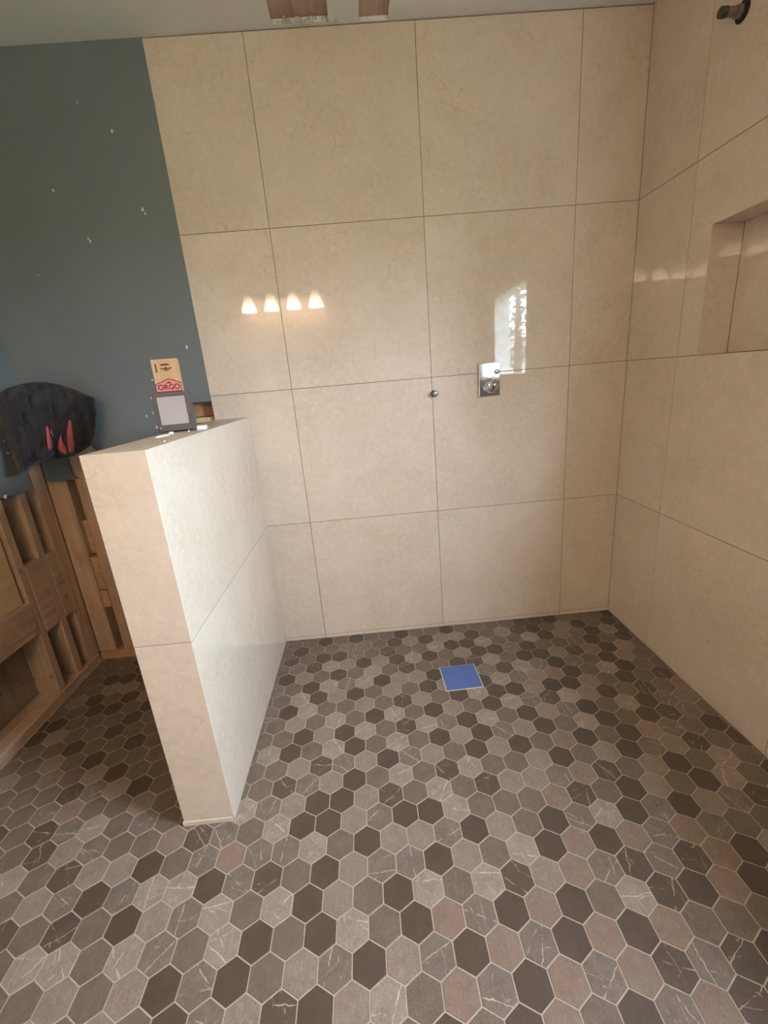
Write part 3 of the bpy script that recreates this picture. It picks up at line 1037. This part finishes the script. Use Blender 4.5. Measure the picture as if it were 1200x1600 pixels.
def lining(pts, nm='red_lining'):
    bm = bmesh.new()
    n = len(pts)
    def jy(u, v):
        a, b = jrow(min(max(v, 597), 736))
        s = max(-0.98, min(0.98, (u - (a + b) / 2) / ((b - a) / 2)))
        return -jbulge(u, v, s)
    cu, cv = sum(p[0] for p in pts) / n, sum(p[1] for p in pts) / n
    outer = [bm.verts.new(jpoint(u, v, jy(u, v) - 0.003)) for u, v in pts]
    mid = [bm.verts.new(jpoint(cu + (u - cu) * 0.6, cv + (v - cv) * 0.75, jy(cu + (u - cu) * 0.6, cv + (v - cv) * 0.75) - 0.013)) for u, v in pts]
    back = [bm.verts.new(jpoint(u, v, jy(u, v) + 0.008)) for u, v in pts]
    bm.faces.new(mid)
    bm.faces.new(list(reversed(back)))
    for i in range(n):
        k = (i + 1) % n
        bm.faces.new((outer[i], outer[k], mid[k], mid[i]))
        bm.faces.new((back[i], back[k], outer[k], outer[i]))
    o = bm_obj(nm, bm, M['red'], jk, True)
    o['label'] = 'red lining showing through the open jacket'
lining([(71, 669), (74, 664), (77, 672), (80, 684), (82, 698), (79, 705), (75, 701), (73, 688)])
lining([(78, 667), (81, 674), (84, 682), (82, 683), (79, 677)])
lining([(107, 656), (111, 657), (114, 676), (117, 694), (116, 704), (112, 710), (107, 706), (105, 692), (104, 674)])
lining([(95, 677), (98, 690), (103, 697), (106, 707), (102, 711), (94, 707), (89, 701), (91, 690)])

# ------------------------------------------------------------------ spackle specks on the teal paint
for i, (u, v, r0) in enumerate(((175, 205, .006), (223, 327, .007), (227, 334, .005), (141, 377, .006), (138, 373, .004), (83, 297, .005), (292, 543, .007), (238, 594, .004), (236, 622, .004), (229, 650, .005), (239, 645, .004), (245, 668, .006), (120, 160, .003), (60, 430, .003))):
    p = unproj(u, v, 1, 0.0)
    bm = bmesh.new()
    bmesh.ops.create_icosphere(bm, subdivisions=1, radius=1.0)
    for w in bm.verts:
        w.co = Vector((w.co.x * r0 * 0.7, w.co.y * 0.0012, w.co.z * r0 * rnd.uniform(0.8, 1.6)))
    o = bm_obj('spackle_speck', bm, M['plaster'], wb)
    o.location = (p.x, -0.0005, p.z)
for u, v, r0 in ((8, 776, .008), (12, 708, .006), (6, 690, .004)):
    p = unproj(u, v, 0, XL)
    bm = bmesh.new()
    bmesh.ops.create_icosphere(bm, subdivisions=1, radius=1.0)
    for w in bm.verts:
        w.co = Vector((w.co.x * 0.0012, w.co.y * r0 * 1.3, w.co.z * r0 * rnd.uniform(0.8, 1.4)))
    o = bm_obj('spackle_speck', bm, M['plaster'], wl_)
    o.location = (XL + 0.0005, p.y, p.z)

# ------------------------------------------------------------------ outdoors beyond the window
M['lawn'] = plain('lawn_green', srgb(72, 84, 56), 0.95, var=0.2, nscale=3)
M['leaf'] = plain('tree_leaves', srgb(86, 104, 84), 0.7, var=0.25, nscale=9)
M['bark'] = plain('tree_bark', srgb(92, 76, 62), 0.9, var=0.2, nscale=12)
M['siding'] = plain('pale_siding', srgb(206, 200, 190), 0.8, var=0.04)
M['roof'] = plain('brown_roof', srgb(126, 96, 84), 0.85, var=0.12, nscale=20)
gr = mesh_obj('ground', [(XR + 0.3, -60, -0.5), (60, -60, -0.5), (60, 40, -0.5), (XR + 0.3, 40, -0.5)], [(0, 1, 2, 3)], M['lawn'])
tag(gr, 'lawn outside the window', kind='structure')
tr = empty('garden_tree', (5.0, -11.6, -0.5))
tag(tr, 'leafy garden tree seen reflected through the window', 'tree')
bm = bmesh.new()
lathe(bm, [(0.20, 0.0), (0.15, 1.0), (0.12, 2.4), (0.05, 4.2)], 10)
bm_obj('trunk', bm, M['bark'], tr, True)
V, Fc = [], []
q = random.Random(11)
for i in range(1500):
    a, b, rr = q.uniform(0, 6.283), math.acos(q.uniform(-1, 1)), q.uniform(0.45, 1.0) ** 0.5
    c = Vector((1.5 * rr * math.sin(b) * math.cos(a), 1.5 * rr * math.sin(b) * math.sin(a), 3.4 + 1.7 * rr * math.cos(b)))
    n1 = Vector((q.gauss(0, 1), q.gauss(0, 1), q.gauss(0, 1))).normalized()
    n2 = n1.orthogonal().normalized()
    n3 = n1.cross(n2)
    s = q.uniform(0.07, 0.14)
    k = len(V)
    V += [c + n2 * s, c + n3 * s * 0.5, c - n2 * s, c - n3 * s * 0.5]
    Fc.append((k, k + 1, k + 2, k + 3))
cr = mesh_obj('crown', V, Fc, M['leaf'], tr)
cr['kind'] = 'stuff'
hs = empty('neighbour_house', (14.5, -40.0, -0.5))
tag(hs, 'pale neighbouring house with brown gable roof beyond the tree', 'house')
bm = bmesh.new(); add_box(bm, (-3.5, -3.0, 0.0), (3.5, 3.0, 2.6))
bm_obj('house_wall', bm, M['siding'], hs)
bm = bmesh.new()
P5 = [(-3.8, -3.4, 2.6), (3.8, -3.4, 2.6), (3.8, 3.4, 2.6), (-3.8, 3.4, 2.6), (-3.8, 0, 4.4), (3.8, 0, 4.4)]
vv = [bm.verts.new(p) for p in P5]
for f in ((0, 1, 2, 3), (0, 1, 5, 4), (2, 3, 4, 5), (0, 4, 3), (1, 2, 5)):
    bm.faces.new([vv[i] for i in f])
bm_obj('house_roof', bm, M['roof'], hs)
bm = bmesh.new(); add_box(bm, (-1.6, 3.0, 0.9), (-0.4, 3.05, 2.0), 0.01)
hw_ = bm_obj('house_window', bm, M['white'], hs)
